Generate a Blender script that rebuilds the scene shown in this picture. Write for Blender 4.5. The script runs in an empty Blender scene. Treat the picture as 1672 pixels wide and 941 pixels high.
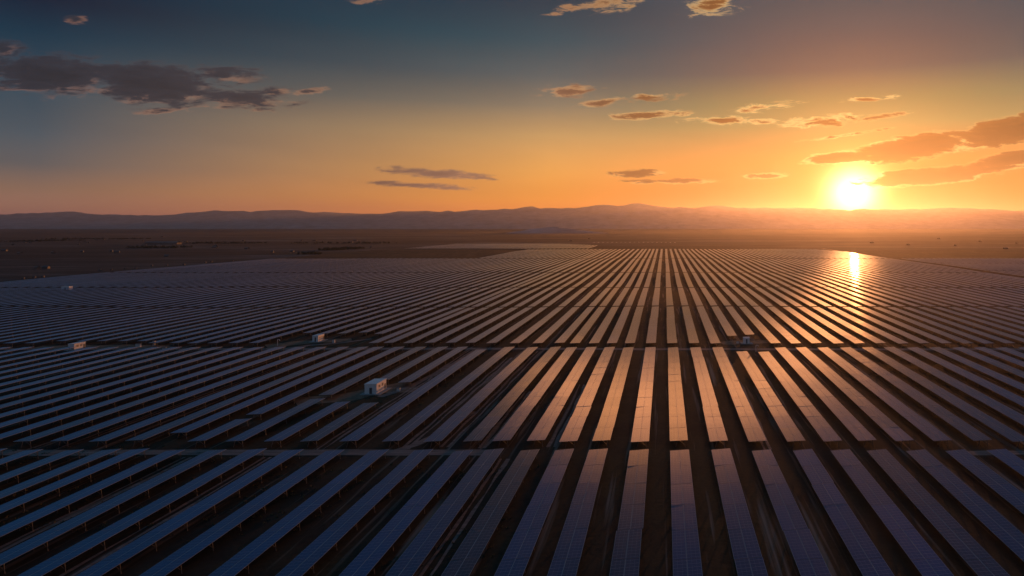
import bpy, bmesh, math, random
from mathutils import Vector, Matrix, noise as mnoise

random.seed(7)
R = math.radians
C = bpy.context.scene.collection
scene = bpy.context.scene

# ------------------------------------------------------------------ camera
F = 1115.0            # focal length in pixels of a 1672 wide frame
VX, VY = 1085.0, 367.5
HC = 58.5
cam = bpy.data.cameras.new('camera')
cam.sensor_width = 36
cam.lens = 36 * F / 1672
cam.shift_x = -(VX - 836) / 1672
cam.shift_y = -(470.5 - VY) / 1672
cam.clip_start = 0.5
cam.clip_end = 120000
camo = bpy.data.objects.new('camera', cam)
camo.location = (0, 0, HC)
camo.rotation_euler = (R(90), 0, 0)
C.objects.link(camo)
scene.camera = camo

SUN_EL, SUN_AZ = R(2.45), R(15.44)          # azimuth to the right of +Y
SUN = Vector((math.sin(SUN_AZ) * math.cos(SUN_EL), math.cos(SUN_AZ) * math.cos(SUN_EL), math.sin(SUN_EL)))

vs = scene.view_settings
vs.view_transform = 'Standard'
vs.look = 'None'
vs.gamma = 1
vs.exposure = 0
vs.use_curve_mapping = False
scene.render.engine = 'CYCLES'
scene.cycles.use_denoising = True
scene.cycles.max_bounces = 5
scene.cycles.volume_bounces = 0
scene.cycles.sample_clamp_indirect = 4

# ------------------------------------------------------------------ node helper
class N:
    def __init__(s, tree):
        s.t = tree
    def new(s, typ, **kw):
        n = s.t.nodes.new(typ)
        for k, v in kw.items():
            setattr(n, k, v)
        return n
    def put(s, sock, v):
        if isinstance(v, bpy.types.NodeSocket):
            s.t.links.new(v, sock)
        elif v is not None:
            if isinstance(v, (tuple, list)) and len(v) == 3 and sock.type == 'RGBA':
                v = (*v, 1)
            sock.default_value = v
    def m(s, op, a, b=None, c=None, clamp=False):
        n = s.new('ShaderNodeMath', operation=op, use_clamp=clamp)
        for i, v in enumerate((a, b, c)):
            s.put(n.inputs[i], v)
        return n.outputs[0]
    def vm(s, op, a, b=None, c=None):
        n = s.new('ShaderNodeVectorMath', operation=op)
        for i, v in enumerate((a, b, c)):
            s.put(n.inputs[i], v)
        return n.outputs['Value'] if op in ('DOT_PRODUCT', 'LENGTH', 'DISTANCE') else n.outputs[0]
    def mix(s, f, a, b, blend='MIX'):
        n = s.new('ShaderNodeMix', data_type='RGBA', blend_type=blend)
        s.put(n.inputs[0], f); s.put(n.inputs[6], a); s.put(n.inputs[7], b)
        return n.outputs[2]
    def rng(s, v, a, b, c=0.0, d=1.0, kind='LINEAR'):
        n = s.new('ShaderNodeMapRange', interpolation_type=kind)
        for i, x in enumerate((v, a, b, c, d)):
            s.put(n.inputs[i], x)
        return n.outputs[0]
    def noise(s, vec, scale, detail=4, rough=.55, dist=0.0):
        n = s.new('ShaderNodeTexNoise')
        s.put(n.inputs['Vector'], vec)
        n.inputs['Scale'].default_value = scale
        n.inputs['Detail'].default_value = detail
        n.inputs['Roughness'].default_value = rough
        n.inputs['Distortion'].default_value = dist
        return n.outputs[0]
    def ramp(s, f, stops, interp='LINEAR'):
        n = s.new('ShaderNodeValToRGB')
        cr = n.color_ramp
        cr.interpolation = interp
        while len(cr.elements) < len(stops):
            cr.elements.new(0.5)
        for e, (p, c) in zip(cr.elements, stops):
            e.position = p
            e.color = (*c, 1) if len(c) == 3 else c
        s.put(n.inputs[0], f)
        return n.outputs[0]
    def xyz(s, x, y, z):
        n = s.new('ShaderNodeCombineXYZ')
        for i, v in enumerate((x, y, z)):
            s.put(n.inputs[i], v)
        return n.outputs[0]
    def sep(s, v):
        n = s.new('ShaderNodeSeparateXYZ')
        s.put(n.inputs[0], v)
        return n.outputs

# ------------------------------------------------------------------ world
def srgb(r, g, b):
    f = lambda c: (c / 255 / 12.92) if c / 255 <= .04045 else ((c / 255 + .055) / 1.055) ** 2.4
    return (f(r), f(g), f(b))

world = bpy.data.worlds.new('World')
scene.world = world
world.use_nodes = True
wt = world.node_tree
wt.nodes.clear()
w = N(wt)
tc = w.new('ShaderNodeTexCoord')
D = tc.outputs['Generated']
dx, dy, dz = w.sep(D)
hor = w.m('SQRT', w.m('ADD', w.m('MULTIPLY', dx, dx), w.m('MULTIPLY', dy, dy)))
tanel = w.m('DIVIDE', dz, w.m('MAXIMUM', hor, 1e-4))
sx, sy = math.sin(SUN_AZ), math.cos(SUN_AZ)
caz = w.m('DIVIDE', w.m('ADD', w.m('MULTIPLY', dx, sx), w.m('MULTIPLY', dy, sy)), w.m('MAXIMUM', hor, 1e-4))
az = w.m('ARCCOSINE', w.m('MAXIMUM', w.m('MINIMUM', caz, 0.99999), -0.99999))
azd = w.m('MULTIPLY', az, 180 / math.pi)
TMAX = 1.0
te = w.m('MAXIMUM', tanel, 0.0)
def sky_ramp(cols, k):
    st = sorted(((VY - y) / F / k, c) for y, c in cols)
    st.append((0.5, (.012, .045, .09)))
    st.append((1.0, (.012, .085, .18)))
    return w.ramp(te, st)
SUNSIDE = [(0, (0.001, 0.056, 0.088)), (60, (0.001, 0.05, 0.081)), (110, (0.001, 0.056, 0.079)), (160, (0.119, 0.171, 0.077)), (200, (0.22, 0.23, 0.087)), (260, (0.60, 0.20, 0.04)), (320, (0.62, 0.07, 0.002)), (350, (0.60, 0.03, 0.002))]
MIDSIDE = [(0, (0.001, 0.037, 0.066)), (60, (0.005, 0.069, 0.10)), (120, (0.066, 0.10, 0.11)), (170, (0.209, 0.175, 0.122)), (220, (0.546, 0.323, 0.125)), (280, (0.826, 0.372, 0.081)), (325, (0.899, 0.312, 0.034)), (350, (0.899, 0.22, 0.01))]
FARSIDE = [(0, (0.001, 0.008, 0.029)), (60, (0.001, 0.031, 0.062)), (150, (0.03, 0.064, 0.095)), (220, (0.067, 0.096, 0.122)), (270, (0.12, 0.118, 0.123)), (310, (0.307, 0.179, 0.121)), (340, (0.447, 0.215, 0.148)), (350, (0.40, 0.18, 0.147))]
r1 = sky_ramp(SUNSIDE, 1.05)
r2 = sky_ramp(MIDSIDE, 1.03)
r3 = sky_ramp(FARSIDE, 1.33)
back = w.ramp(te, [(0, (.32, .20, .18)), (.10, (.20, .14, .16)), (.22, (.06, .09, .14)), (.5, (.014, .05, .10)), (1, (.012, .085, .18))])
sky = w.mix(w.rng(azd, 4, 27, kind='SMOOTHSTEP'), r1, r2)
sky = w.mix(w.rng(azd, 25, 58, kind='LINEAR'), sky, r3)
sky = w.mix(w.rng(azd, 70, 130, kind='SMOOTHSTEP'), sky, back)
# broad streaks of high thin cloud: soft unevenness of the sky
hz = w.xyz(w.m('MULTIPLY', dx, 3.0), w.m('MULTIPLY', dy, 3.0), w.m('MULTIPLY', dz, 16.0))
un = w.noise(hz, 1.0, 3, .5, .3)
sky = w.mix(1.0, sky, w.ramp(un, [(.25, (.9, .9, .91)), (.75, (1.1, 1.09, 1.07))]), 'MULTIPLY')

# clouds: density over the gnomonic sky coordinates (x/y, z/y)
ysafe = w.m('MAXIMUM', dy, 0.05)
P = w.xyz(w.m('DIVIDE', dx, ysafe), w.m('DIVIDE', dz, ysafe), 0.0)
CL = [  # x, y, half width, half height (photo pixels), tilt, weight
    (85, 122, 150, 38, -3, 1.7), (250, 138, 135, 40, -6, 1.7), (385, 160, 110, 22, -4, .95), (8, 84, 38, 22, -8, 1.1),
    (368, 122, 70, 18, -5, .9), (450, 150, 46, 12, 8, .8), (502, 150, 36, 8, 6, .8), (122, 32, 18, 9, 0, .65), (265, 180, 55, 7, 0, .7),
    (600, 2, 36, 7, 0, .55), (992, 4, 52, 15, 3, .65), (935, 14, 44, 8, 10, .6), (1162, 10, 52, 16, 8, .7),
    (930, 149, 54, 12, 2, .9), (980, 169, 46, 9, 10, .7), (1062, 187, 74, 8, 3, 1.0), (1060, 159, 58, 7, 4, .7), (1190, 197, 80, 8, 0, 1.0),
    (1255, 174, 54, 8, 7, .7), (1345, 198, 70, 11, 4, 1.0), (1440, 190, 50, 5, 8, .7), (1415, 162, 44, 5, 4, .6), (1385, 220, 80, 3.5, 8, .7),
    (1375, 257, 78, 12, 4, 2.0), (1490, 241, 112, 24, 9, 2.6), (1645, 214, 98, 28, 12, 2.6), (1655, 259, 80, 15, 10, 2.2),
    (1515, 288, 132, 16, 5, 2.6), (1625, 275, 90, 7, 5, 1.2), (1250, 287, 40, 6, 3, 1.1), (1092, 296, 84, 6, 0, 1.2), (1038, 283, 52, 8, 0, 1.4),
    (715, 284, 104, 10, -5, 1.2), (685, 303, 92, 6, -3, 1.1)]
def cloud_group():
    g = bpy.data.node_groups.new('cloud_density', 'ShaderNodeTree')
    g.interface.new_socket('P', in_out='INPUT', socket_type='NodeSocketVector')
    g.interface.new_socket('D', in_out='OUTPUT', socket_type='NodeSocketFloat')
    g.interface.new_socket('S', in_out='OUTPUT', socket_type='NodeSocketFloat')
    n = N(g)
    gi = n.new('NodeGroupInput'); go = n.new('NodeGroupOutput')
    p = gi.outputs[0]
    pw = n.vm('MULTIPLY', p, (8.0, 33.0, 0))
    warp = n.noise(pw, .7, 2, .5)
    acc = None
    for x, y, hw, hh, tilt, wt_ in CL:
        mp = n.new('ShaderNodeMapping', vector_type='TEXTURE')
        n.put(mp.inputs['Vector'], p)
        mp.inputs['Location'].default_value = ((x - VX) / F, (VY - y) / F, 0)
        mp.inputs['Rotation'].default_value = (0, 0, R(tilt))
        mp.inputs['Scale'].default_value = (hw / F, hh / F, 1)
        d = n.vm('LENGTH', mp.outputs[0])
        v = n.m('MULTIPLY_ADD', d, -wt_, wt_)
        acc = v if acc is None else n.m('SMOOTH_MAX', acc, v, .12)
    f1 = n.noise(pw, 2.6, 11, .68, .5)
    f2 = n.noise(n.vm('ADD', pw, (3.1, 7.7, 2.0)), 7.0, 5, .6)
    dens = n.m('ADD', acc, n.m('MULTIPLY', n.m('SUBTRACT', f1, .475), 3.3))
    dens = n.m('ADD', dens, n.m('MULTIPLY', n.m('SUBTRACT', f2, .5), .7))
    dens = n.m('MULTIPLY', dens, n.rng(acc, -.45, .05))
    n.put(go.inputs[0], dens)
    f3 = n.noise(pw, 2.4, 3, .5, .3)
    n.put(go.inputs[1], n.m('ADD', acc, n.m('MULTIPLY', f3, 1.3)))
    return g
cg = cloud_group()
def dens_at(vec):
    n = w.new('ShaderNodeGroup'); n.node_tree = cg
    w.put(n.inputs[0], vec)
    return n.outputs
d0, s0 = dens_at(P)
SP = (SUN.x / SUN.y, SUN.z / SUN.y, 0)
tosun = w.vm('NORMALIZE', w.vm('SUBTRACT', SP, P))
_, s1 = dens_at(w.vm('ADD', P, w.vm('MULTIPLY', tosun, (.008, .045, 0))))
front = w.rng(dy, .1, .3)
cmask = w.m('MULTIPLY', w.rng(d0, .04, .8, kind='SMOOTHSTEP'), front)
thick = w.rng(d0, .12, .9, kind='SMOOTHSTEP')
thin = w.rng(d0, .6, .1, kind='SMOOTHSTEP')
lit = w.rng(w.m('SUBTRACT', s0, s1), .05, .5, kind='SMOOTHSTEP')
near = w.rng(azd, 58, 6)
rimc = w.ramp(near, [(0, (.42, .19, .12)), (.4, (.62, .29, .13)), (.65, (.85, .40, .14)), (1, (1.25, .85, .32))])
bodyc = w.ramp(near, [(0, (.020, .022, .033)), (.3, (.035, .031, .038)), (.5, (.22, .12, .09)), (.75, (.15, .062, .022)), (1, (.20, .065, .006))])
dark = w.m('SUBTRACT', w.m('SUBTRACT', 1.0, w.m('MULTIPLY', thin, w.m('MULTIPLY_ADD', w.m('POWER', near, 3.0), .65, .15))), w.m('MULTIPLY', lit, w.m('MULTIPLY_ADD', thick, -1.0, .95)), clamp=True)
lump = w.rng(d0, .3, 1.9, 1.35, .7)
bodyc = w.vm('MULTIPLY', bodyc, w.xyz(lump, lump, lump))
ccol = w.mix(dark, rimc, bodyc)
sky = w.mix(w.m('MULTIPLY', cmask, .95), sky, ccol)

# aureole of the low sun
ca = w.vm('DOT_PRODUCT', D, tuple(SUN))
th = w.m('MULTIPLY', w.m('ARCCOSINE', w.m('MINIMUM', ca, .9999999)), 180 / math.pi)
g1 = w.m('EXPONENT', w.m('MULTIPLY', w.m('POWER', w.m('DIVIDE', th, 1.65), 2.0), -1.0))
g2 = w.m('EXPONENT', w.m('DIVIDE', th, -1.9))
g3 = w.m('EXPONENT', w.m('DIVIDE', th, -7.0))
glow = w.vm('ADD', w.vm('MULTIPLY', w.xyz(g1, g1, g1), (5.5, 3.7, 1.7)), w.vm('MULTIPLY', w.xyz(g2, g2, g2), (1.7, .95, .2)))
glow = w.vm('ADD', glow, w.vm('MULTIPLY', w.xyz(g3, g3, g3), (.04, .015, .0)))
g4 = w.m('EXPONENT', w.m('DIVIDE', th, -5.0))
glow = w.vm('ADD', glow, w.vm('MULTIPLY', w.xyz(g4, g4, g4), (.5, .11, .0)))
glow = w.vm('MULTIPLY', glow, w.mix(w.m('MULTIPLY', cmask, thick), (1, 1, 1), (.35, .22, .12)))
sky = w.vm('ADD', sky, glow)

nish = w.new('ShaderNodeTexSky', sky_type='NISHITA')
nish.sun_disc = False
nish.sun_elevation = SUN_EL
nish.sun_rotation = SUN_AZ
nish.dust_density = 2.0
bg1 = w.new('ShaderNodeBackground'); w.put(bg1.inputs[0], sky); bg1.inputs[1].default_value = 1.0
bg2 = w.new('ShaderNodeBackground'); w.put(bg2.inputs[0], nish.outputs[0]); bg2.inputs[1].default_value = 0.004
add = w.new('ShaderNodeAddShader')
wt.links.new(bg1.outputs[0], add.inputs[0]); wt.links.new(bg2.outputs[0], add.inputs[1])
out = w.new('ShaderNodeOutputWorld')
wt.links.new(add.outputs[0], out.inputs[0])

sun = bpy.data.lights.new('sun', 'SUN')
sun.energy = 2.9
sun.angle = R(0.5)
sun.color = (1, .345, .10)
suno = bpy.data.objects.new('sun', sun)
suno.rotation_euler = SUN.to_track_quat('Z', 'Y').to_euler()
suno.location = (200, 700, 300)
C.objects.link(suno)

# ------------------------------------------------------------------ materials
def material(name):
    m = bpy.data.materials.new(name)
    m.use_nodes = True
    m.node_tree.nodes.clear()
    n = N(m.node_tree)
    b = n.new('ShaderNodeBsdfPrincipled')
    o = n.new('ShaderNodeOutputMaterial')
    m.node_tree.links.new(b.outputs[0], o.inputs[0])
    return m, n, b

def simple(name, col, rough=.6, metal=0.0, var=.15, scale=.8):
    m, n, b = material(name)
    t = n.new('ShaderNodeTexCoord')
    f = n.noise(t.outputs['Object'], scale, 5)
    lo = tuple(c * (1 - var) for c in col); hi = tuple(min(1, c * (1 + var)) for c in col)
    n.put(b.inputs['Base Color'], n.ramp(f, [(.3, lo), (.7, hi)]))
    b.inputs['Roughness'].default_value = rough
    b.inputs['Metallic'].default_value = metal
    return m

def panel_material(detail=True):
    m, n, b = material('solar_glass' if detail else 'solar_glass_far')
    uv = n.new('ShaderNodeUVMap'); uv.uv_map = 'UVMap'
    u, v, _ = n.sep(uv.outputs[0])
    tone = n.new('ShaderNodeAttribute'); tone.attribute_name = 'tone'
    t = tone.outputs['Fac']
    cell = n.ramp(t, [(0, (.004, .016, .034)), (.3, (.003, .030, .075)), (.6, (.002, .045, .125)), (1, (.002, .068, .20))])
    if detail:
        def line(c, period, width):
            f = n.m('FRACT', n.m('DIVIDE', c, period))
            d = n.m('MULTIPLY', n.m('MINIMUM', f, n.m('SUBTRACT', 1.0, f)), period)
            return n.m('LESS_THAN', d, width)
        grid = n.m('MAXIMUM', line(v, .57, .012), line(u, .78, .02))
        col = n.mix(n.m('MULTIPLY', grid, .55), cell, (.20, .28, .38))
        fr = n.m('MAXIMUM', line(v, 1.14, .022), line(u, 2.34, .045))
        col = n.mix(n.m('MULTIPLY', fr, .85), col, (.48, .49, .52))
    else:
        col = cell
    dust = n.noise(uv.outputs[0], .35, 5, .6)
    col = n.mix(n.rng(dust, .5, .8, 0, .05), col, (.20, .17, .14))
    n.put(b.inputs['Base Color'], col)
    b.inputs['Roughness'].default_value = .5
    b.inputs['Specular IOR Level'].default_value = 0
    # prismatic glass: fine ribs along the row spread the reflection sideways only
    tg = n.new('ShaderNodeTangent', direction_type='UV_MAP', uv_map='UVMap')
    gl = n.new('ShaderNodeBsdfAnisotropic', distribution='BECKMANN')
    gl.inputs['Color'].default_value = (.86, .90, 1, 1)
    n.put(gl.inputs['Roughness'], n.rng(dust, .3, .7, .485, .53))
    gl.inputs['Anisotropy'].default_value = -.745
    n.put(gl.inputs['Tangent'], tg.outputs[0])
    fr_ = n.new('ShaderNodeFresnel')
    fr_.inputs['IOR'].default_value = 1.48
    mx = n.new('ShaderNodeMixShader')
    n.put(mx.inputs[0], n.m('MULTIPLY', fr_.outputs[0], .82))
    m.node_tree.links.new(b.outputs[0], mx.inputs[1])
    gl2 = n.new('ShaderNodeBsdfAnisotropic', distribution='BECKMANN')
    gl2.inputs['Color'].default_value = (.86, .90, 1, 1)
    gl2.inputs['Roughness'].default_value = .55
    mg = n.new('ShaderNodeMixShader')
    mg.inputs[0].default_value = .2
    m.node_tree.links.new(gl.outputs[0], mg.inputs[1])
    m.node_tree.links.new(gl2.outputs[0], mg.inputs[2])
    m.node_tree.links.new(mg.outputs[0], mx.inputs[2])
    om = [q for q in m.node_tree.nodes if q.type == 'OUTPUT_MATERIAL'][0]
    m.node_tree.links.new(mx.outputs[0], om.inputs[0])
    b.inputs['Coat Weight'].default_value = .15
    b.inputs['Coat IOR'].default_value = 1.5
    n.put(b.inputs['Coat Roughness'], n.rng(dust, .3, .7, .08, .17))
    return m
M_GLASS = panel_material(True)
M_FAR = panel_material(False)
M_STEEL = simple('galvanised_steel', (.11, .11, .12), .6, .3)
M_ALU = simple('aluminium_edge', (.55, .54, .53), .35, .8)
M_SHED = simple('weathered_shed', (.13, .12, .11), .7, 0, .35, .02)
M_WALL = simple('painted_wall', (.72, .72, .70), .55, 0, .06)
M_ROOF = simple('painted_roof', (.75, .74, .73), .5, 0, .08)
M_DOOR = simple('dark_door', (.06, .07, .08), .5)
M_LOUVRE = simple('louvre_metal', (.14, .14, .15), .5)
M_CONC = simple('concrete', (.32, .30, .28), .85, 0, .2)
M_PALE = simple('pale_sheet', (.62, .60, .57), .6, 0, .2)

def ground_material():
    m, n, b = material('dry_ground')
    g = n.new('ShaderNodeNewGeometry')
    p = g.outputs['Position']
    x, y, z = n.sep(p)
    big = n.noise(p, .011, 6, .6)
    mid = n.noise(p, .09, 6, .65)
    fine = n.noise(p, .9, 5, .7)
    soil = n.ramp(mid, [(.25, (.013, .011, .009)), (.5, (.026, .021, .017)), (.75, (.05, .039, .032))])
    grass = n.ramp(fine, [(.3, (.028, .020, .010)), (.7, (.075, .052, .024))])
    near = n.mix(n.rng(n.m('ADD', big, n.m('MULTIPLY', mid, .35)), .58, .78), soil, grass)
    near = n.mix(n.rng(fine, .35, .75, 0, .35), near, (.05, .04, .032))
    # wheel tracks along the rows: worn pale strips with a shape of their own
    tr = n.noise(n.vm('MULTIPLY', p, (.45, .012, 0)), 1.0, 3, .6)
    near = n.mix(n.rng(tr, .57, .70, 0, .75), near, (.34, .23, .18))
    # the plain beyond the array: strip fields, scrub and bare soil
    fp = n.vm('MULTIPLY', p, (.0011, .0032, 0))
    fa = n.noise(fp, 1.0, 7, .65, .4)
    fb = n.noise(n.vm('MULTIPLY', p, (.006, .022, 0)), 1.0, 6, .7)
    far = n.ramp(n.m('ADD', n.m('MULTIPLY', fa, .6), n.m('MULTIPLY', fb, .4)),
                 [(.36, (.008, .013, .014)), (.44, (.020, .025, .024)), (.5, (.036, .038, .036)), (.57, (.085, .08, .072)), (.64, (.24, .22, .20))])
    spot = n.noise(n.vm('MULTIPLY', p, (.03, .08, 0)), 1.0, 4, .7)
    far = n.mix(n.rng(spot, .62, .70, 0, .75), far, (.02, .024, .016))
    mask = n.m('MULTIPLY', n.m('MULTIPLY', n.m('GREATER_THAN', x, -675), n.m('LESS_THAN', x, 760)), n.m('LESS_THAN', y, 1600))
    n.put(b.inputs['Base Color'], n.mix(mask, far, near))
    b.inputs['Roughness'].default_value = .95
    b.inputs['Specular IOR Level'].default_value = .15
    bp = n.new('ShaderNodeBump')
    bp.inputs['Strength'].default_value = .18
    bp.inputs['Distance'].default_value = .25
    n.put(bp.inputs['Height'], n.m('ADD', fine, n.m('MULTIPLY', mid, 2.0)))
    n.put(b.inputs['Normal'], bp.outputs[0])
    return m
def gravel_material():
    m, n, b = material('pale_gravel')
    g = n.new('ShaderNodeNewGeometry')
    p = g.outputs['Position']
    f = n.noise(n.vm('MULTIPLY', p, (.12, .8, 1)), 1.0, 6, .65)
    h = n.noise(p, 2.5, 4, .7)
    c = n.ramp(f, [(.3, (.10, .062, .05)), (.5, (.24, .15, .125)), (.7, (.36, .235, .20))])
    c = n.mix(n.rng(h, .3, .7, 0, .35), c, (.16, .13, .11))
    n.put(b.inputs['Base Color'], c)
    b.inputs['Roughness'].default_value = .9
    bp = n.new('ShaderNodeBump'); bp.inputs['Strength'].default_value = .5; bp.inputs['Distance'].default_value = .15
    n.put(bp.inputs['Height'], h); n.put(b.inputs['Normal'], bp.outputs[0])
    return m
def rock_material():
    m, n, b = material('mountain_rock')
    g = n.new('ShaderNodeNewGeometry')
    f = n.noise(g.outputs['Position'], .004, 8, .65)
    n.put(b.inputs['Base Color'], n.ramp(f, [(.3, (.20, .175, .17)), (.7, (.48, .42, .40))]))
    b.inputs['Roughness'].default_value = 1.0
    b.inputs['Specular IOR Level'].default_value = 0.0
    return m
M_GROUND = ground_material(); M_GRAVEL = gravel_material(); M_ROCK = rock_material()
M_LEAF = simple('scrub_leaf', (.035, .045, .022), .9, 0, .5, 1.5)

# ------------------------------------------------------------------ mesh helpers
def link(name, me, parent=None):
    o = bpy.data.objects.new(name, me)
    C.objects.link(o)
    if parent:
        o.parent = parent
    return o

def thing(name, label, cat, loc=(0, 0, 0), group=None):
    o = bpy.data.objects.new(name, None)
    o.empty_display_size = .5
    C.objects.link(o)
    o.location = loc
    tag(o, label, cat, group)
    return o

def tag(o, label, cat=None, group=None, kind=None):
    if label: o['label'] = label
    if cat: o['category'] = cat
    if group: o['group'] = group
    if kind: o['kind'] = kind
    return o

class MB:
    """collects faces for one mesh"""
    def __init__(s):
        s.v, s.f, s.mi, s.uv, s.tone = [], [], [], [], []
    def face(s, pts, mi=0, uv=None, tone=0.5):
        k = len(s.v)
        s.v.extend(pts)
        s.f.append(tuple(range(k, k + len(pts))))
        s.mi.append(mi)
        s.uv.append(uv or [(0.5, 0.57)] * len(pts))
        s.tone.append(tone)
    def hexa(s, p, mi=0, skip=()):
        """p: 8 corners, bottom 0-3 ccw, top 4-7"""
        for k, q in enumerate(((3, 2, 1, 0), (4, 5, 6, 7), (0, 1, 5, 4), (1, 2, 6, 5), (2, 3, 7, 6), (3, 0, 4, 7))):
            if k not in skip:
                s.face([p[i] for i in q], mi)
    def box(s, x0, x1, y0, y1, z0, z1, mi=0):
        s.hexa([(x0, y0, z0), (x1, y0, z0), (x1, y1, z0), (x0, y1, z0), (x0, y0, z1), (x1, y0, z1), (x1, y1, z1), (x0, y1, z1)], mi)
    def beam(s, a, b, r, mi=0, n=4):
        a, b = Vector(a), Vector(b)
        d = (b - a).normalized()
        h = Vector((0, 0, 1)) if abs(d.z) < .9 else Vector((1, 0, 0))
        e1 = d.cross(h).normalized(); e2 = d.cross(e1)
        ra, rb = [], []
        for k in range(n):
            t = 2 * math.pi * (k + .5) / n
            o = (e1 * math.cos(t) + e2 * math.sin(t)) * r
            ra.append(tuple(a + o)); rb.append(tuple(b + o))
        for k in range(n):
            j = (k + 1) % n
            s.face([ra[k], ra[j], rb[j], rb[k]], mi)
        s.face(ra[::-1], mi); s.face(rb, mi)
    def mesh(s, name, mats):
        me = bpy.data.meshes.new(name)
        me.from_pydata(s.v, [], s.f)
        for m in mats:
            me.materials.append(m)
        me.polygons.foreach_set('material_index', s.mi)
        uvl = me.uv_layers.new(name='UVMap')
        flat = [c for f in s.uv for p in f for c in p]
        uvl.data.foreach_set('uv', flat)
        at = me.attributes.new('tone', 'FLOAT', 'FACE')
        at.data.foreach_set('value', s.tone)
        me.update()
        return me
    def obj(s, name, mats, parent=None):
        return link(name, s.mesh(name, mats if isinstance(mats, (list, tuple)) else [mats]), parent)

def g(x, y):
    """height of the gently rolling site"""
    k = 1.0
    if y > 2600: k = max(0.0, 1 - (y - 2600) / 1500)
    if x < -900: k *= max(0.0, 1 - (-900 - x) / 600)
    if x > 1000: k *= max(0.0, 1 - (x - 1000) / 600)
    h = .55 * math.sin(x / 37 + 1.3) * math.sin(y / 61 + .4) + .45 * math.sin(x / 83 - y / 97) + .35 * math.sin(y / 43 + x / 120 + 2)
    if y < 330:                       # the near blocks stand on level ground
        k *= .35
    elif y < 480:
        k *= .35 + .65 * (y - 330) / 150
    return h * k * .45

# ------------------------------------------------------------------ ground, roads
def axis(pieces):
    r = []
    for a, b, st in pieces:
        n = max(1, round((b - a) / st))
        r += [a + (b - a) * i / n for i in range(n)]
    return r + [pieces[-1][1]]
gx = axis([(-23000, -6000, 2500), (-6000, -1500, 500), (-1500, -720, 60), (-720, 800, 8), (800, 1600, 60), (1600, 6000, 500), (6000, 23000, 2500)])
gy = axis([(-3000, -200, 400), (-200, 0, 40), (0, 1680, 8), (1680, 4200, 40), (4200, 9600, 450), (9600, 12000, 300), (12000, 23500, 1000)])
verts, faces = [], []
for y in gy:
    drop = 0.0
    if y > 9900:
        drop = -min(1.0, (y - 9900) / 4000) * 220
    for x in gx:
        verts.append((x, y, g(x, y) + drop))
nx = len(gx)
for j in range(len(gy) - 1):
    for i in range(nx - 1):
        a = j * nx + i
        faces.append((a, a + 1, a + 1 + nx, a + nx))
me = bpy.data.meshes.new('ground')
me.from_pydata(verts, [], faces)
me.materials.append(M_GROUND)
me.polygons.foreach_set('use_smooth', [True] * len(faces))
ground = link('ground', me)
tag(ground, None, None, None, 'structure')

def ribbon(name, pts, width, mat, lift=.035, wob=.8, seed=0):
    """road or track following a polyline over the ground"""
    b = MB()
    L, Rr = [], []
    q = []
    for k in range(len(pts) - 1):
        a, c = Vector(pts[k]), Vector(pts[k + 1])
        n = max(1, int((c - a).length / 4))
        for i in range(n):
            q.append(a.lerp(c, i / n))
    q.append(Vector(pts[-1]))
    for k, p in enumerate(q):
        d = (q[min(k + 1, len(q) - 1)] - q[max(k - 1, 0)]).normalized()
        nrm = Vector((-d.y, d.x))
        w1 = width / 2 + wob * mnoise.noise(Vector((p.x * .09 + seed, p.y * .09, 0.3)))
        w2 = width / 2 + wob * mnoise.noise(Vector((p.x * .09 + seed, p.y * .09, 9.3)))
        a, c = p + nrm * w1, p - nrm * w2
        L.append((a.x, a.y, g(a.x, a.y) + lift)); Rr.append((c.x, c.y, g(c.x, c.y) + lift))
    for k in range(len(q) - 1):
        b.face([Rr[k], Rr[k + 1], L[k + 1], L[k]])
    o = b.obj(name, mat)
    tag(o, None, None, None, 'structure')
    return o

ribbon('road', [(-420, 175.2), (-90, 175.6), (-46, 175.7)], 4.2, M_GRAVEL, .04, .8, 1)
ribbon('road', [(74, 175.4), (140, 175.4), (330, 175)], 3.2, M_GRAVEL, .04, 1.2, 6)
ribbon('road', [(-700, 321.5), (-100, 321.8), (150, 321.3), (385, 321.6)], 4.6, M_GRAVEL, .04, 1.0, 2)
ribbon('road', [(389, 60), (390, 700), (391, 1160), (392, 1700)], 8, M_GRAVEL, .04, 1.0, 3)
ribbon('road', [(-664, 330), (-666, 700), (-668, 1200)], 5, M_GRAVEL, .04, 1.5, 4)
for k, (xx, y0, y1) in enumerate([(-40, 100, 171), (-58, 180, 316), (-48, 179, 240), (-30, 180, 250), (27, 178, 316), (-68, 178, 300), (87, 100, 172), (97, 178, 250), (-90, 178, 318), (-100, 108, 172), (-120, 110, 172), (-158, 180, 300)]):
    for s in (-.85, .85):
        ribbon('wheel_track', [(xx + s, y0), (xx + s + .3, (y0 + y1) / 2), (xx + s, y1)], .75, M_GRAVEL, .05, .55, k * 3.7 + s)
ribbon('dirt_track', [(-70, 176.5), (-66, 182), (-62, 196), (-60, 214)], 2.6, M_GRAVEL, .045, .9, 21)
ribbon('dirt_track', [(-97, 232), (-94, 238), (-93, 244), (-90, 262), (-88, 300), (-87, 320)], 2.2, M_GRAVEL, .045, .9, 22)
ribbon('dirt_track', [(-180, 322), (-172, 331), (-160, 338), (-150, 350)], 2.4, M_GRAVEL, .045, .8, 23)

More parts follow.
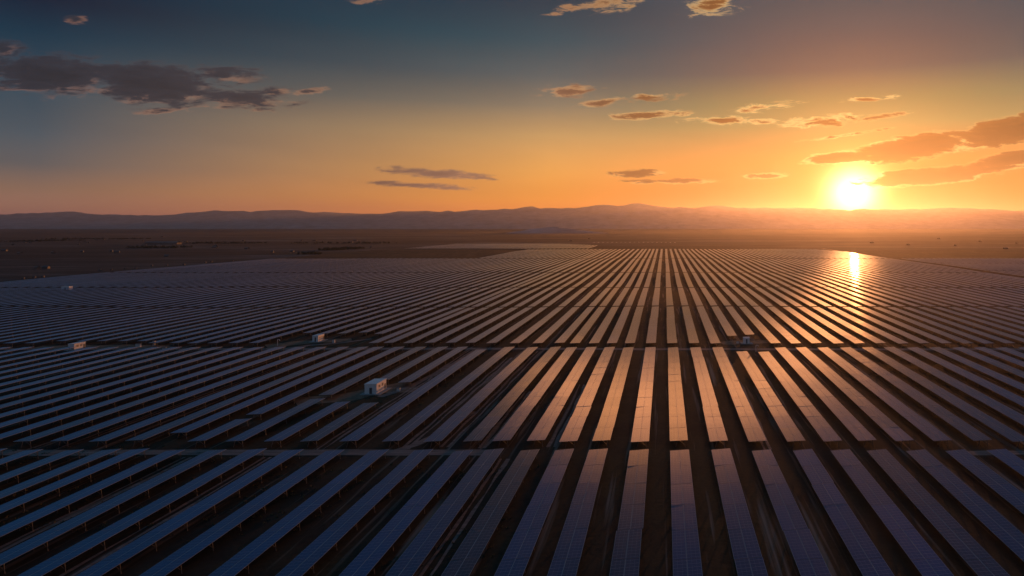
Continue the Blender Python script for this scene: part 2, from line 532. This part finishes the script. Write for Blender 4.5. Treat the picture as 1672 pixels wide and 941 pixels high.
M_SOIL = simple('bare_brown_soil', (.20, .115, .07), .95, 0, .45, .35)
ribbon('bare_soil', [(-121, 224), (-110, 232), (-100, 240), (-90, 247)], 13, M_SOIL, .028, 5.0, 31)
ribbon('bare_soil', [(-192, 329), (-176, 341), (-160, 349)], 11, M_SOIL, .028, 4.0, 32)
ribbon('bare_soil', [(-300, 325), (-262, 329), (-236, 326)], 8, M_SOIL, .028, 4.0, 33)
ribbon('bare_soil', [(28, 338), (42, 341), (56, 346)], 9, M_SOIL, .028, 3.5, 34)
# ------------------------------------------------------------------ solar rows
WROW = 4.74
COLS = [-170.5, -161, -150.7, -141.7, -134.7, -125, -115, -105, -95.5, -85.2, -74.0, -63.1, -52.8, -45.3, -36.2, -27.6, -19.0, -8.8,
        1.4, 11.9, 22.1, 32.2, 41.8, 51, 60.7, 70.7, 81.2, 91.2]
xx = COLS[0]
rr = random.Random(3)
while xx > -655:
    xx -= 9.75 + rr.uniform(-.5, .5)
    COLS.insert(0, xx)
xx = COLS[-1]
while xx < 371:
    xx += 10.1 + rr.uniform(-.5, .5)
    COLS.append(xx)
I0 = COLS.index(1.4)
BLOCKS = [(34, 172), (179, 316), (327, 470), (475, 617), (623, 809), (816, 1149), (1160, 1595)]

def deck(b, x0, y0, y1, rnd, seg=11.4, tilt=6.0, detail=True, tone=None, lift=0.0, ox=0.0, oy=0.0):
    """glass tables of one row; local origin (ox, oy, g)"""
    L = y1 - y0
    n = max(1, round(L / seg))
    row_tilt = tilt + rnd.gauss(0, .3)
    row_tone = tone if tone is not None else (rnd.uniform(.5, .78) if rnd.random() > .2 else rnd.uniform(.12, .35))
    run = row_tone
    hw = WROW / 2
    jt = 0.0; jz = 0.0; jx = 0.0
    for k in range(n):
        a = y0 + L * k / n + (.05 if k else 0)
        c = y0 + L * (k + 1) / n - (.05 if k < n - 1 else 0)
        if rnd.random() < .3:
            run = min(1, max(.05, row_tone + rnd.gauss(0, .13)))
        if rnd.random() < .5:
            jt = rnd.gauss(0, .28)
        if rnd.random() < .12:
            jx = rnd.uniform(-.16, .16)
        t = math.tan(R(row_tilt + jt))
        za, zc = g(x0 + hw, a) + 1.95 + jz, g(x0 + hw, c) + 1.95 + jz
        pj = rnd.gauss(0, .005)
        za += pj; zc -= pj
        halves = ((-hw, -.03), (.03, hw)) if detail else ((-hw, hw),)
        for h0, h1 in halves:
            tn = min(1, max(0.0, run + rnd.gauss(0, .035)))
            pts = []
            for dz in (-.06, 0):
                for (h, yy, zz) in ((h0, a, za), (h1, a, za), (h1, c, zc), (h0, c, zc)):
                    pts.append((x0 + hw + h + jx - ox, yy - oy, zz + h * t + dz))
            u0 = 0.0
            u1 = 2.34 if detail else 4.68
            b.face([pts[4], pts[5], pts[6], pts[7]], 0, [(u0, a), (u1, a), (u1, c), (u0, c)], tn)
            b.hexa(pts, 1, skip=(1,))
    return row_tilt

def frame_pts(t):
    """front foot/top and rear foot/top in the plane of one support"""
    return ((-.55, -.25), (-.75, -1.05), (1.75, 0), (2.0, .05))

# shared meshes of one support: rafter with brace, front leg, rear leg
def support_meshes(tilt):
    t = math.tan(R(tilt))
    raf = MB()
    raf.beam((-2.1, 0, 1.75 - 2.1 * t), (2.1, 0, 1.75 + 2.1 * t), .06)
    raf.beam((1.45, 0, .7), (.2, 0, 1.74), .045)
    fl = MB()
    fl.beam((-.95, 0, -.3), (-.35, 0, 1.74 - .35 * t), .08)
    rl = MB()
    rl.beam((1.75, 0, -.3), (1.5, 0, 1.74 + 1.5 * t), .08)
    whole = MB()
    for q in (raf, fl, rl):
        k = len(whole.v)
        whole.v += q.v
        whole.f += [tuple(i + k for i in f) for f in q.f]
        whole.mi += q.mi; whole.uv += q.uv; whole.tone += q.tone
    return raf.mesh('support_frame', [M_STEEL]), fl.mesh('front_leg', [M_STEEL]), rl.mesh('rear_leg', [M_STEEL]), whole
ME_RAF, ME_FL, ME_RL, _ = support_meshes(4.6)
WHOLE = support_meshes(2.0)[3]
ME_WHOLE = WHOLE.mesh('support_frame', [M_STEEL])

def legs_into(b, x0, y0, y1, step, ox, oy):
    n = max(2, round((y1 - y0 - 1.4) / step) + 1)
    for k in range(n):
        y = y0 + .7 + (y1 - y0 - 1.4) * k / (n - 1)
        z = g(x0 + 2.37, y)
        for f in WHOLE.f:
            b.face([(WHOLE.v[i][0] + x0 + 2.37 - ox, WHOLE.v[i][1] + y - oy, WHOLE.v[i][2] + z) for i in f], 1)

ONES = 'first second third fourth fifth sixth seventh eighth ninth tenth eleventh twelfth thirteenth fourteenth fifteenth sixteenth seventeenth eighteenth nineteenth'.split()
TENS = {2: ('twentieth', 'twenty'), 3: ('thirtieth', 'thirty'), 4: ('fortieth', 'forty'), 5: ('fiftieth', 'fifty'), 6: ('sixtieth', 'sixty')}
def ordinal(n):
    if n < 20: return ONES[n - 1]
    if n % 10 == 0: return TENS[n // 10][0]
    return TENS[n // 10][1] + '-' + ONES[n % 10 - 1]
BNAME = ['nearest block', 'second block', 'third block', 'fourth block', 'fifth block']
BLOOK = ['dark blue panel row', 'blue grey panel row', 'long thin panel row', 'thin far panel row', 'very thin far panel row']
def where(bi, ci):
    d = ci - I0
    if d == 0:
        return '%s of the %s that runs straight away from the viewer' % (BLOOK[bi], BNAME[bi])
    return '%s in the %s, %s %s of its straight-on row' % (BLOOK[bi], BNAME[bi], ordinal(abs(d)), 'left' if d < 0 else 'right')

def visible(x0, y0, y1):
    """does a row lie in the photograph"""
    for y in (max(y0, 95), (max(y0, 95) + y1) / 2, y1):
        for x in (x0, x0 + WROW):
            px = VX + F * x / y
            if -2 < px < 1674:
                return True
    return False

GAPS = {  # (block, column left edge): list of spans the row is built of, with a label for each piece
    (1, -95.5): [(179, 217, 'short blue panel row ending just in front of the white equipment hut'), (245, 316, 'panel row starting beside the back wall of the white equipment hut')],
    (1, -105): [(179, 218, 'short blue panel row ending left of and in front of the white hut'), (249, 316, 'panel row starting directly behind the white equipment hut')],
    (1, -115): [(179, 222, 'short panel row ending left of the white hut clearing'), (227, 316, 'long panel row passing close left of the white hut')],
    (1, -125): [(179, 199, 'stubby panel row by the gravel road, second left of the white hut'), (204, 316, 'panel row second left of the white hut, beyond a short break')],
    (1, -134.7): [(186, 316, None)],
    (1, -74.0): [(179, 316, None)],
    (1, -85.2): [(179, 309, None)],
    (1, 32.2): [(179, 306, None)], (1, 41.8): [(179, 305, None)],
    (2, 32.2): [(349, 470, None)], (2, 41.8): [(353, 470, None)],
}
far = MB()        # everything too far, too many or beyond the frame
nrows = 0
rowrnd = random.Random(11)
def hut_gap(bi, x0):
    if bi == 2 and -190 < x0 < -150: return 356 + rowrnd.uniform(-3, 3)
    if bi == 2 and -300 < x0 < -250: return 333
    return None
def make_row(bi, ci, x0, y0, y1, label):
    global nrows
    nrows += 1
    oy, ox = (y0 + y1) / 2, x0 + WROW / 2
    t = None
    if bi == 0:
        y0 = 82
    grp = 'solar panel rows of the ' + BNAME[bi]
    if bi < 2:
        t = thing('solar_panel_row', label, 'solar panels', (ox, oy, 0), grp)
        b = MB()
        deck(b, x0, y0, y1, rowrnd, tilt=(5.0, 3.2)[bi], ox=ox, oy=oy)
        b.obj('panel_deck', [M_GLASS, M_ALU], t)
        step = 8.0 if bi == 0 else 9.5
        n = max(2, round((y1 - y0 - 1.4) / step) + 1)
        for k in range(n):
            y = y0 + .7 + (y1 - y0 - 1.4) * k / (n - 1)
            s = link('support_frame', ME_RAF if bi == 0 else ME_WHOLE, t)
            s.location = (0, y - oy, g(ox, y))
            if bi == 0:
                link('front_leg', ME_FL, s); link('rear_leg', ME_RL, s)
    else:
        b = MB()
        deck(b, x0, y0, y1, rowrnd, seg=(11.4, 12, 14)[min(bi - 2, 2)], ox=ox, oy=oy, detail=bi < 4, tilt=(2.4, 1.8, 1.5)[min(bi - 2, 2)])
        legs_into(b, x0, y0, y1, (10, 14, 18)[min(bi - 2, 2)], ox, oy)
        o = b.obj('solar_panel_row', [M_GLASS if bi < 4 else M_FAR, M_STEEL])
        o.location = (ox, oy, 0)
        tag(o, label, 'solar panels', grp)

def far_row(x0, y0, y1, seg=22, legs=True):
    deck(far, x0, y0, y1, rowrnd, seg=seg, detail=False, tilt=1.1)
    if legs:
        n = int((y1 - y0) / 20) + 1
        for k in range(n):
            y = y0 + 1 + (y1 - y0 - 2) * k / max(1, n - 1)
            z = g(x0 + 2.37, y)
            far.box(x0 + 2.2, x0 + 2.4, y - .1, y + .1, z - .3, z + 1.9, 1)

IND5 = 300
budget = []
for bi, (y0, y1) in enumerate(BLOCKS):
    for ci, x0 in enumerate(COLS):
        if bi == 6 and x0 < -335 + 20 * math.sin(ci):      # the last block is narrower on one side
            continue
        jy0 = y0 + rowrnd.uniform(-.6, .6); jy1 = y1 + rowrnd.uniform(-.6, .6)
        if bi == 6 and x0 > 350:
            jy1 = y1 - (x0 - 350) * 6
        vis = visible(x0, jy0, jy1)
        if bi < 4 and vis:
            if (bi, x0) in GAPS:
                for a, c, lab in GAPS[(bi, x0)]:
                    make_row(bi, ci, x0, a, c, lab or where(bi, ci))
            else:
                hg = hut_gap(bi, x0)
                make_row(bi, ci, x0, hg or jy0, jy1, where(bi, ci))
        elif bi == 4 and vis and -240 < x0 < 300 and nrows < 296:
            make_row(bi, ci, x0, jy0, jy1, where(bi, ci))
        elif bi < 4 and not vis:
            if -520 < x0 < 330:
                far_row(x0, jy0, jy1)
        else:
            far_row(x0, jy0, jy1, 24 if bi < 6 else 36)
# the field across the straight road, the patch beyond and the sparse far rows
for blk in ((470, 660), (664, 845), (849, 1010), (1014, 1152)):
    x = 399
    while x < 760:
        far_row(x, blk[0], blk[1], 24, False); x += 10.1
x = -625
while x < -180:
    far_row(x, 1640, 2060 - max(0, (x + 330)) * 1.2, 50, False); x += 9.9
x = -230
while x < 45:
    far_row(x, 2195 + 6 * math.sin(x), 2225, 60, False)
    x += 14.5
o = far.obj('distant_panel_rows', [M_FAR, M_STEEL])
tag(o, 'countless distant solar panel rows merging into a shimmering sheet before the plain', 'solar panels', None, 'stuff')

# ------------------------------------------------------------------ huts and small equipment
def hut(name, x0, y0, wd, dp, ht, label, slab=True, windows=True, door=True, cat='hut', z=None):
    zz = g(x0 + wd / 2, y0 + dp / 2) if z is None else z
    t = thing(name, label, cat, (x0, y0, zz))
    if slab:
        b = MB(); b.box(-1.3, wd + 1.6, -1.1, dp + .9, -.3, .22); b.obj('foundation_slab', M_CONC, t)
    zb = .22 if slab else -.1
    b = MB(); b.box(0, wd, 0, dp, zb, ht)
    wall = b.obj('wall', M_WALL, t)
    # shallow pitched roof with an overhang
    b = MB()
    e = .14
    b.hexa([(-e, -e, ht + .003), (wd + e, -e, ht + .003), (wd + e, dp + e, ht + .003), (-e, dp + e, ht + .003),
            (-e, -e, ht + .16), (wd + e, -e, ht + .24), (wd + e, dp + e, ht + .24), (-e, dp + e, ht + .16)])
    b.obj('roof', M_ROOF, t)
    if door:
        b = MB(); b.box(wd * .40, wd * .62, -.05, .02, zb + .02, zb + 2.1)
        d = b.obj('door', M_DOOR, t)
        b = MB(); b.box(wd * .58, wd * .60, -.10, -.052, zb + 1.0, zb + 1.2); b.obj('handle', M_STEEL, d)
    if windows:
        for k in (.22, .55):
            b = MB()
            a, c = dp * k, dp * k + 1.1
            for q in range(6):
                z0 = ht - 1.5 + q * .16
                b.box(wd + .003, wd + .07, a, c, z0, z0 + .11)
            b.obj('louvre_vent', M_LOUVRE, t)
        b = MB(); b.box(wd + .004, wd + .06, dp * .82, dp * .82 + .95, zb + .05, zb + 2.0); b.obj('side_door', M_DOOR, t)
    return t
hut('equipment_hut', -103.2, 235, 4.1, 8.2, 3.45, 'white flat roofed equipment hut with dark front door in the mid-field clearing')
hut('equipment_hut', -175.6, 340.5, 2.9, 6.0, 3.0, 'small white hut between the second and third panel blocks, beside the gravel road')
hut('equipment_hut', -277.3, 317.5, 2.8, 6.2, 3.0, 'low white hut furthest towards the dark blue side of the array', windows=True, door=False)
hut('equipment_hut', 39.0, 336, 2.9, 3.2, 2.8, 'grey white cabin among the orange lit rows near the straight-on row', windows=False)
hut('equipment_hut', -546, 618, 7, 4, 2.6, 'tiny pale hut alone amid the far dark blue panel sheet', slab=False, windows=False)

def lamp_mast(x, y, label):
    t = thing('camera_mast', label, 'mast', (x, y, g(x, y)))
    b = MB(); b.beam((0, 0, -.3), (0, 0, 3.1), .13, n=8); b.obj('pole', M_PALE, t)
    b = MB(); b.beam((0, 0, 3.1), (.9, 0, 3.0), .09, n=6); b.obj('arm', M_PALE, t)
    b = MB(); b.beam((.9, 0, 3.02), (1.15, -.1, 2.45), .17, n=8); b.obj('camera_housing', M_PALE, t)
lamp_mast(42.2, 315.2, 'pale mast with a bent arm beside the gravel road near the cabin')
lamp_mast(-187, 330, 'short pale mast beside the small white hut')

def cabinet(x, y, wd, ht, label, group=None):
    t = thing('utility_cabinet', label, 'cabinet', (x, y, g(x, y)), group)
    b = MB(); b.box(0, wd, 0, .9, .1, ht); b.obj('body', M_PALE, t)
    b = MB(); b.box(-.12, wd + .12, -.12, 1.02, ht + .003, ht + .12); b.obj('lid', M_STEEL, t)
    b = MB(); b.box(-.1, wd + .1, -.1, 1.0, -.2, .097); b.obj('plinth', M_CONC, t)
cabinet(-253, 326.5, 2.2, 1.5, 'low grey cabinet on bare soil behind the low white hut')
cabinet(-247, 329.5, .9, 2.4, 'tall narrow grey cabinet behind the low white hut')
cabinet(-235, 319.5, 1.6, 1.2, 'small grey cabinet by the gravel road right of the low hut')
cabinet(-164.5, 338, 1.1, 1.5, 'small grey cabinet right of the small white hut')
cabinet(35.6, 337.2, 1.2, 1.0, 'knee high grey cabinet against the cabin among orange rows')
cabinet(-93.8, 246.2 - 7, 1.0, 1.2, 'small grey cabinet on the track beside the white hut')

# ------------------------------------------------------------------ the far plain: sheds, wood, hills
shed_meshes = []
for k, (wd, dp, ht) in enumerate(((7, 5, 2.6), (10, 6, 2.8), (5, 5, 3), (13, 7, 3))):
    b = MB()
    b.box(0, wd, 0, dp, -.5, ht, 0)
    b.face([(-.3, -.3, ht), (wd + .3, -.3, ht), (wd + .3, dp / 2, ht + 1.6), (-.3, dp / 2, ht + 1.6)], 1)
    b.face([(wd + .3, dp + .3, ht), (-.3, dp + .3, ht), (-.3, dp / 2, ht + 1.6), (wd + .3, dp / 2, ht + 1.6)], 1)
    b.face([(0, 0, ht), (0, dp / 2, ht + 1.6), (0, dp, ht)], 0)
    b.face([(wd, 0, ht), (wd, dp, ht), (wd, dp / 2, ht + 1.6)], 0)
    shed_meshes.append(b.mesh('farm_shed', [M_SHED, M_SHED]))
def at(px, py, z=0.0):
    Y = F * (HC - z) / (py - VY)
    return (px - VX) / F * Y, Y
sr = random.Random(5)
spots = []
for k in range(22):
    spots.append((sr.uniform(0, 640), 392 + sr.random() ** 1.3 * 22))
for px, py in ((38, 397), (47, 396.5), (143, 397), (83, 414.5), (28, 415), (55, 440), (68, 439), (126, 400), (232, 401), (268, 420), (154, 392), (168, 392), (262, 387), (295, 403), (1460, 408), (1482, 401), (1560, 402), (1600, 395), (1640, 407), (1420, 397), (1530, 390), (1660, 398), (960, 390), (930, 394)):
    spots.append((px, py))
def in_field(x, y):
    return (-672 < x < 770 and y < 1640) or (-640 < x < -170 and y < 2090)
for px, py in spots:
    X, Y = at(px, py)
    if in_field(X, Y): continue
    o = link('farm_shed', sr.choice(shed_meshes))
    o.location = (X, Y, g(X, Y)); o.rotation_euler = (0, 0, sr.uniform(-.6, .6))
    tag(o, 'tiny pale farm shed scattered on the dark far plain', 'shed', 'farm sheds on the far plain')
# long pale barn
b = MB(); b.box(0, 96, 0, 22, -.5, 6, 0); b.face([(-.5, -.5, 6.01), (96.5, -.5, 6.01), (96.5, 11, 9), (-.5, 11, 9)], 1); b.face([(96.5, 22.5, 6.01), (-.5, 22.5, 6.01), (-.5, 11, 9), (96.5, 11, 9)], 1)
X, Y = at(236, 399.5)
o = b.obj('long_barn', [M_SHED, M_SHED]); o.location = (X, Y, g(X, Y)); tag(o, 'long pale barn lying across the dark far plain', 'barn')
# pale cabinets strung along the field edge
eb = MB(); eb.box(-2, 2, -1.2, 1.2, 0, 2.6); 
eb.hexa([(-2.2, -1.4, 2.603), (2.2, -1.4, 2.603), (2.2, 1.4, 2.603), (-2.2, 1.4, 2.603), (-1.8, -1, 2.9), (1.8, -1, 2.9), (1.8, 1, 2.9), (-1.8, 1, 2.9)])
eme = eb.mesh('edge_kiosk', [M_SHED])
for px, py in ((38, 456.5), (56, 454.5), (70, 453.5), (163, 442.5), (182, 441.5), (204, 440.5), (221, 439.5), (248, 435), (272, 434.5), (300, 433), (335, 429.5), (345, 428.5), (380, 427)):
    X, Y = at(px, py)
    o = link('edge_kiosk', eme); o.location = (X, Y, g(X, Y)); o.rotation_euler = (0, 0, sr.uniform(-.3, .3)); o.scale = (.7, .7, .75)
    tag(o, 'little pale kiosk on the bare strip along the dark field edge', 'kiosk', 'kiosks along the field edge')

def clumps(name, boxes, label, hmax):
    b = MB()
    cr = random.Random(9)
    for (px0, px1, py, dep, dens) in boxes:
        X0, Y = at(px0, py); X1, _ = at(px1, py)
        for k in range(dens):
            x = cr.uniform(X0, X1); y = Y + cr.uniform(0, dep)
            r = cr.uniform(.35, 1) * hmax * .5
            c = Vector((x, y, r * .8))
            for q in range(14):
                d = Vector((cr.gauss(0, 1), cr.gauss(0, 1), cr.gauss(0, .8))).normalized() * r * cr.uniform(.5, 1)
                s = r * .42
                u = Vector((cr.gauss(0, 1), cr.gauss(0, 1), cr.gauss(0, 1))).normalized() * s
                v = u.orthogonal().normalized() * s
                p = c + d
                b.face([tuple(p + u), tuple(p + v), tuple(p - u), tuple(p - v)])
    o = b.obj(name, M_LEAF)
    tag(o, label, 'wood', None, 'stuff')
clumps('far_wood', [(518, 552, 409, 60, 160), (545, 580, 407.5, 50, 90), (205, 290, 405.5, 60, 120), (0, 60, 395, 200, 160), (880, 935, 373.6, 10, 1), (480, 520, 416, 20, 30), (470, 640, 398, 60, 90), (60, 220, 391, 100, 160), (300, 420, 398, 60, 90)], 'dark clumps of distant wood on the far plain', 7)

def terrain(name, prof, Y0, Yr, Yb, base, rough, seed, nxs=260, nys=34, kind='structure'):
    """a range of hills with its crest line at distance Yr; prof: photo pixels of the crest"""
    pts = [((x - VX) / F * Yr, HC + (VY - y) / F * Yr) for x, y in prof]
    def crest(X):
        if X <= pts[0][0]: return pts[0][1]
        for (a, ha), (c, hc) in zip(pts, pts[1:]):
            if X <= c:
                t = (X - a) / (c - a); t = t * t * (3 - 2 * t) * .5 + t * .5
                return ha + (hc - ha) * t
        return pts[-1][1]
    X0, X1 = pts[0][0], pts[-1][0]
    vs_, fs_ = [], []
    for j in range(nys + 1):
        t = j / nys
        Y = Y0 + (Yb - Y0) * t
        q = (Y - Y0) / (Yr - Y0) if Y < Yr else 1 - (Y - Yr) / (Yb - Yr)
        q = max(0, min(1, q))
        for i in range(nxs + 1):
            X = X0 + (X1 - X0) * i / nxs
            h = crest(X)
            s = (h - base)
            env = q ** 1.35
            n = mnoise.ridged_multi_fractal(Vector((X * 5.2 / (Yr) + seed, Y * 3.6 / Yr, seed)) * 2.2, .9, 2.1, 5, 1.0, 2.0)
            n = (n - 1.2) * .5
            z = base + s * env * (1 + rough * n * (1 - q * .9)) + s * q ** 4 * (.055 * mnoise.noise(Vector((X * 34 / Yr, seed, 0))) + .04 * mnoise.noise(Vector((X * 90 / Yr, seed, 5))) + .03 * mnoise.noise(Vector((X * 200 / Yr, seed, 9))))
            vs_.append((X, Y, z))
    for j in range(nys):
        for i in range(nxs):
            a = j * (nxs + 1) + i
            fs_.append((a, a + 1, a + nxs + 2, a + nxs + 1))
    me = bpy.data.meshes.new(name)
    me.from_pydata(vs_, [], fs_)
    me.materials.append(M_ROCK)
    me.polygons.foreach_set('use_smooth', [True] * len(fs_))
    o = link(name, me)
    tag(o, None, None, None, kind)
    return o
RIDGE = [(-700, 352), (-400, 346), (-200, 351), (0, 349), (60, 346.5), (100, 345), (150, 349), (200, 351), (250, 351), (285, 350), (310, 346.5), (345, 344.5), (380, 345), (420, 343.5), (445, 342), (470, 343), (487, 341.5), (505, 346),
         (530, 350), (560, 351), (600, 350), (640, 347), (680, 345), (700, 344), (712, 345), (730, 343), (745, 345.5), (800, 342.5), (840, 339.5), (868, 338), (890, 340), (910, 338), (950, 337), (985, 335), (1010, 335.5), (1040, 333), (1065, 336), (1090, 338.3),
         (1120, 337.5), (1165, 335.5), (1195, 338.5), (1230, 340), (1265, 339), (1300, 339), (1340, 340.5), (1390, 342.5), (1450, 340), (1500, 341), (1560, 340), (1620, 341), (1672, 343), (1900, 340), (2300, 347)]
terrain('mountains', RIDGE, 14500, 18000, 20500, -200, .55, 3.3)
RIDGE2 = [(-700, 353), (0, 352), (200, 352), (400, 350), (500, 347), (525, 346), (560, 347), (590, 348), (620, 348.5), (680, 349), (900, 352), (1672, 352), (2300, 352)]
terrain('mountains', RIDGE2, 20600, 22500, 23500, -200, .4, 8.1, 200, 14)
FOOT = [(-300, 374), (60, 374), (110, 372), (150, 373), (300, 374), (420, 371), (460, 368), (500, 367.5), (530, 368), (580, 370), (620, 372.5), (700, 374), (880, 374), (960, 368), (985, 366), (1020, 366.5), (1060, 368), (1090, 365.5), (1130, 366), (1165, 370), (1220, 373), (1270, 371), (1290, 367), (1320, 366), (1350, 370), (1400, 372), (1480, 370), (1560, 372), (1700, 374), (2000, 374)]
terrain('hills', FOOT, 12200, 13200, 14300, -200, .3, 5.5, 220, 14)
KNOLL = [(815, 382), (845, 378), (865, 374.5), (885, 372.5), (900, 370.3), (906, 370.3), (920, 372.8), (945, 376), (975, 379), (1010, 382)]
terrain('hill', KNOLL, 4500, 4900, 5300, -8, .3, 2.2, 60, 14)

# ------------------------------------------------------------------ scrub between the rows
gb = MB()
gr = random.Random(21)
for k in range(5200):
    y = 92 + 240 * gr.random() ** 1.4
    x = gr.uniform(-1.0, .55) * y
    dens = mnoise.noise(Vector((x * .03, y * .03, 4.0)))
    if dens < -.05 or x > -30: continue
    h = gr.uniform(.12, .5)
    z = g(x, y)
    for q in range(5):
        a = gr.uniform(0, 6.28); r = gr.uniform(.1, .4)
        px, py = x + math.cos(a) * r, y + math.sin(a) * r
        t = gr.uniform(0, 6.28)
        wx, wy = math.cos(t) * .16, math.sin(t) * .16
        gb.face([(px - wx, py - wy, z - .02), (px + wx, py + wy, z - .02), (px + wx * .2 + math.cos(a) * .12, py + wy * .2 + math.sin(a) * .12, z + h)])
M_GRASS = simple('dry_grass', (.10, .085, .04), .95, 0, .5, 2)
o = gb.obj('dry_grass', M_GRASS)
tag(o, 'tufts of dry grass growing between the nearer panel rows', 'grass', None, 'stuff')

# ------------------------------------------------------------------ haze
hb = MB(); hb.box(-24000, 24000, -3500, 24000, -260, 640)
hm = bpy.data.materials.new('haze_air')
hm.use_nodes = True
hm.node_tree.nodes.clear()
hn = N(hm.node_tree)
pv = hn.new('ShaderNodeVolumePrincipled')
pv.inputs['Color'].default_value = (.93, .9, .95, 1)
pv.inputs['Density'].default_value = 3e-5
pv.inputs['Anisotropy'].default_value = .76
ho = hn.new('ShaderNodeOutputMaterial')
hm.node_tree.links.new(pv.outputs[0], ho.inputs['Volume'])
o = hb.obj('haze', hm)
tag(o, 'thin golden dusk haze over the whole plain', 'haze', None, 'stuff')
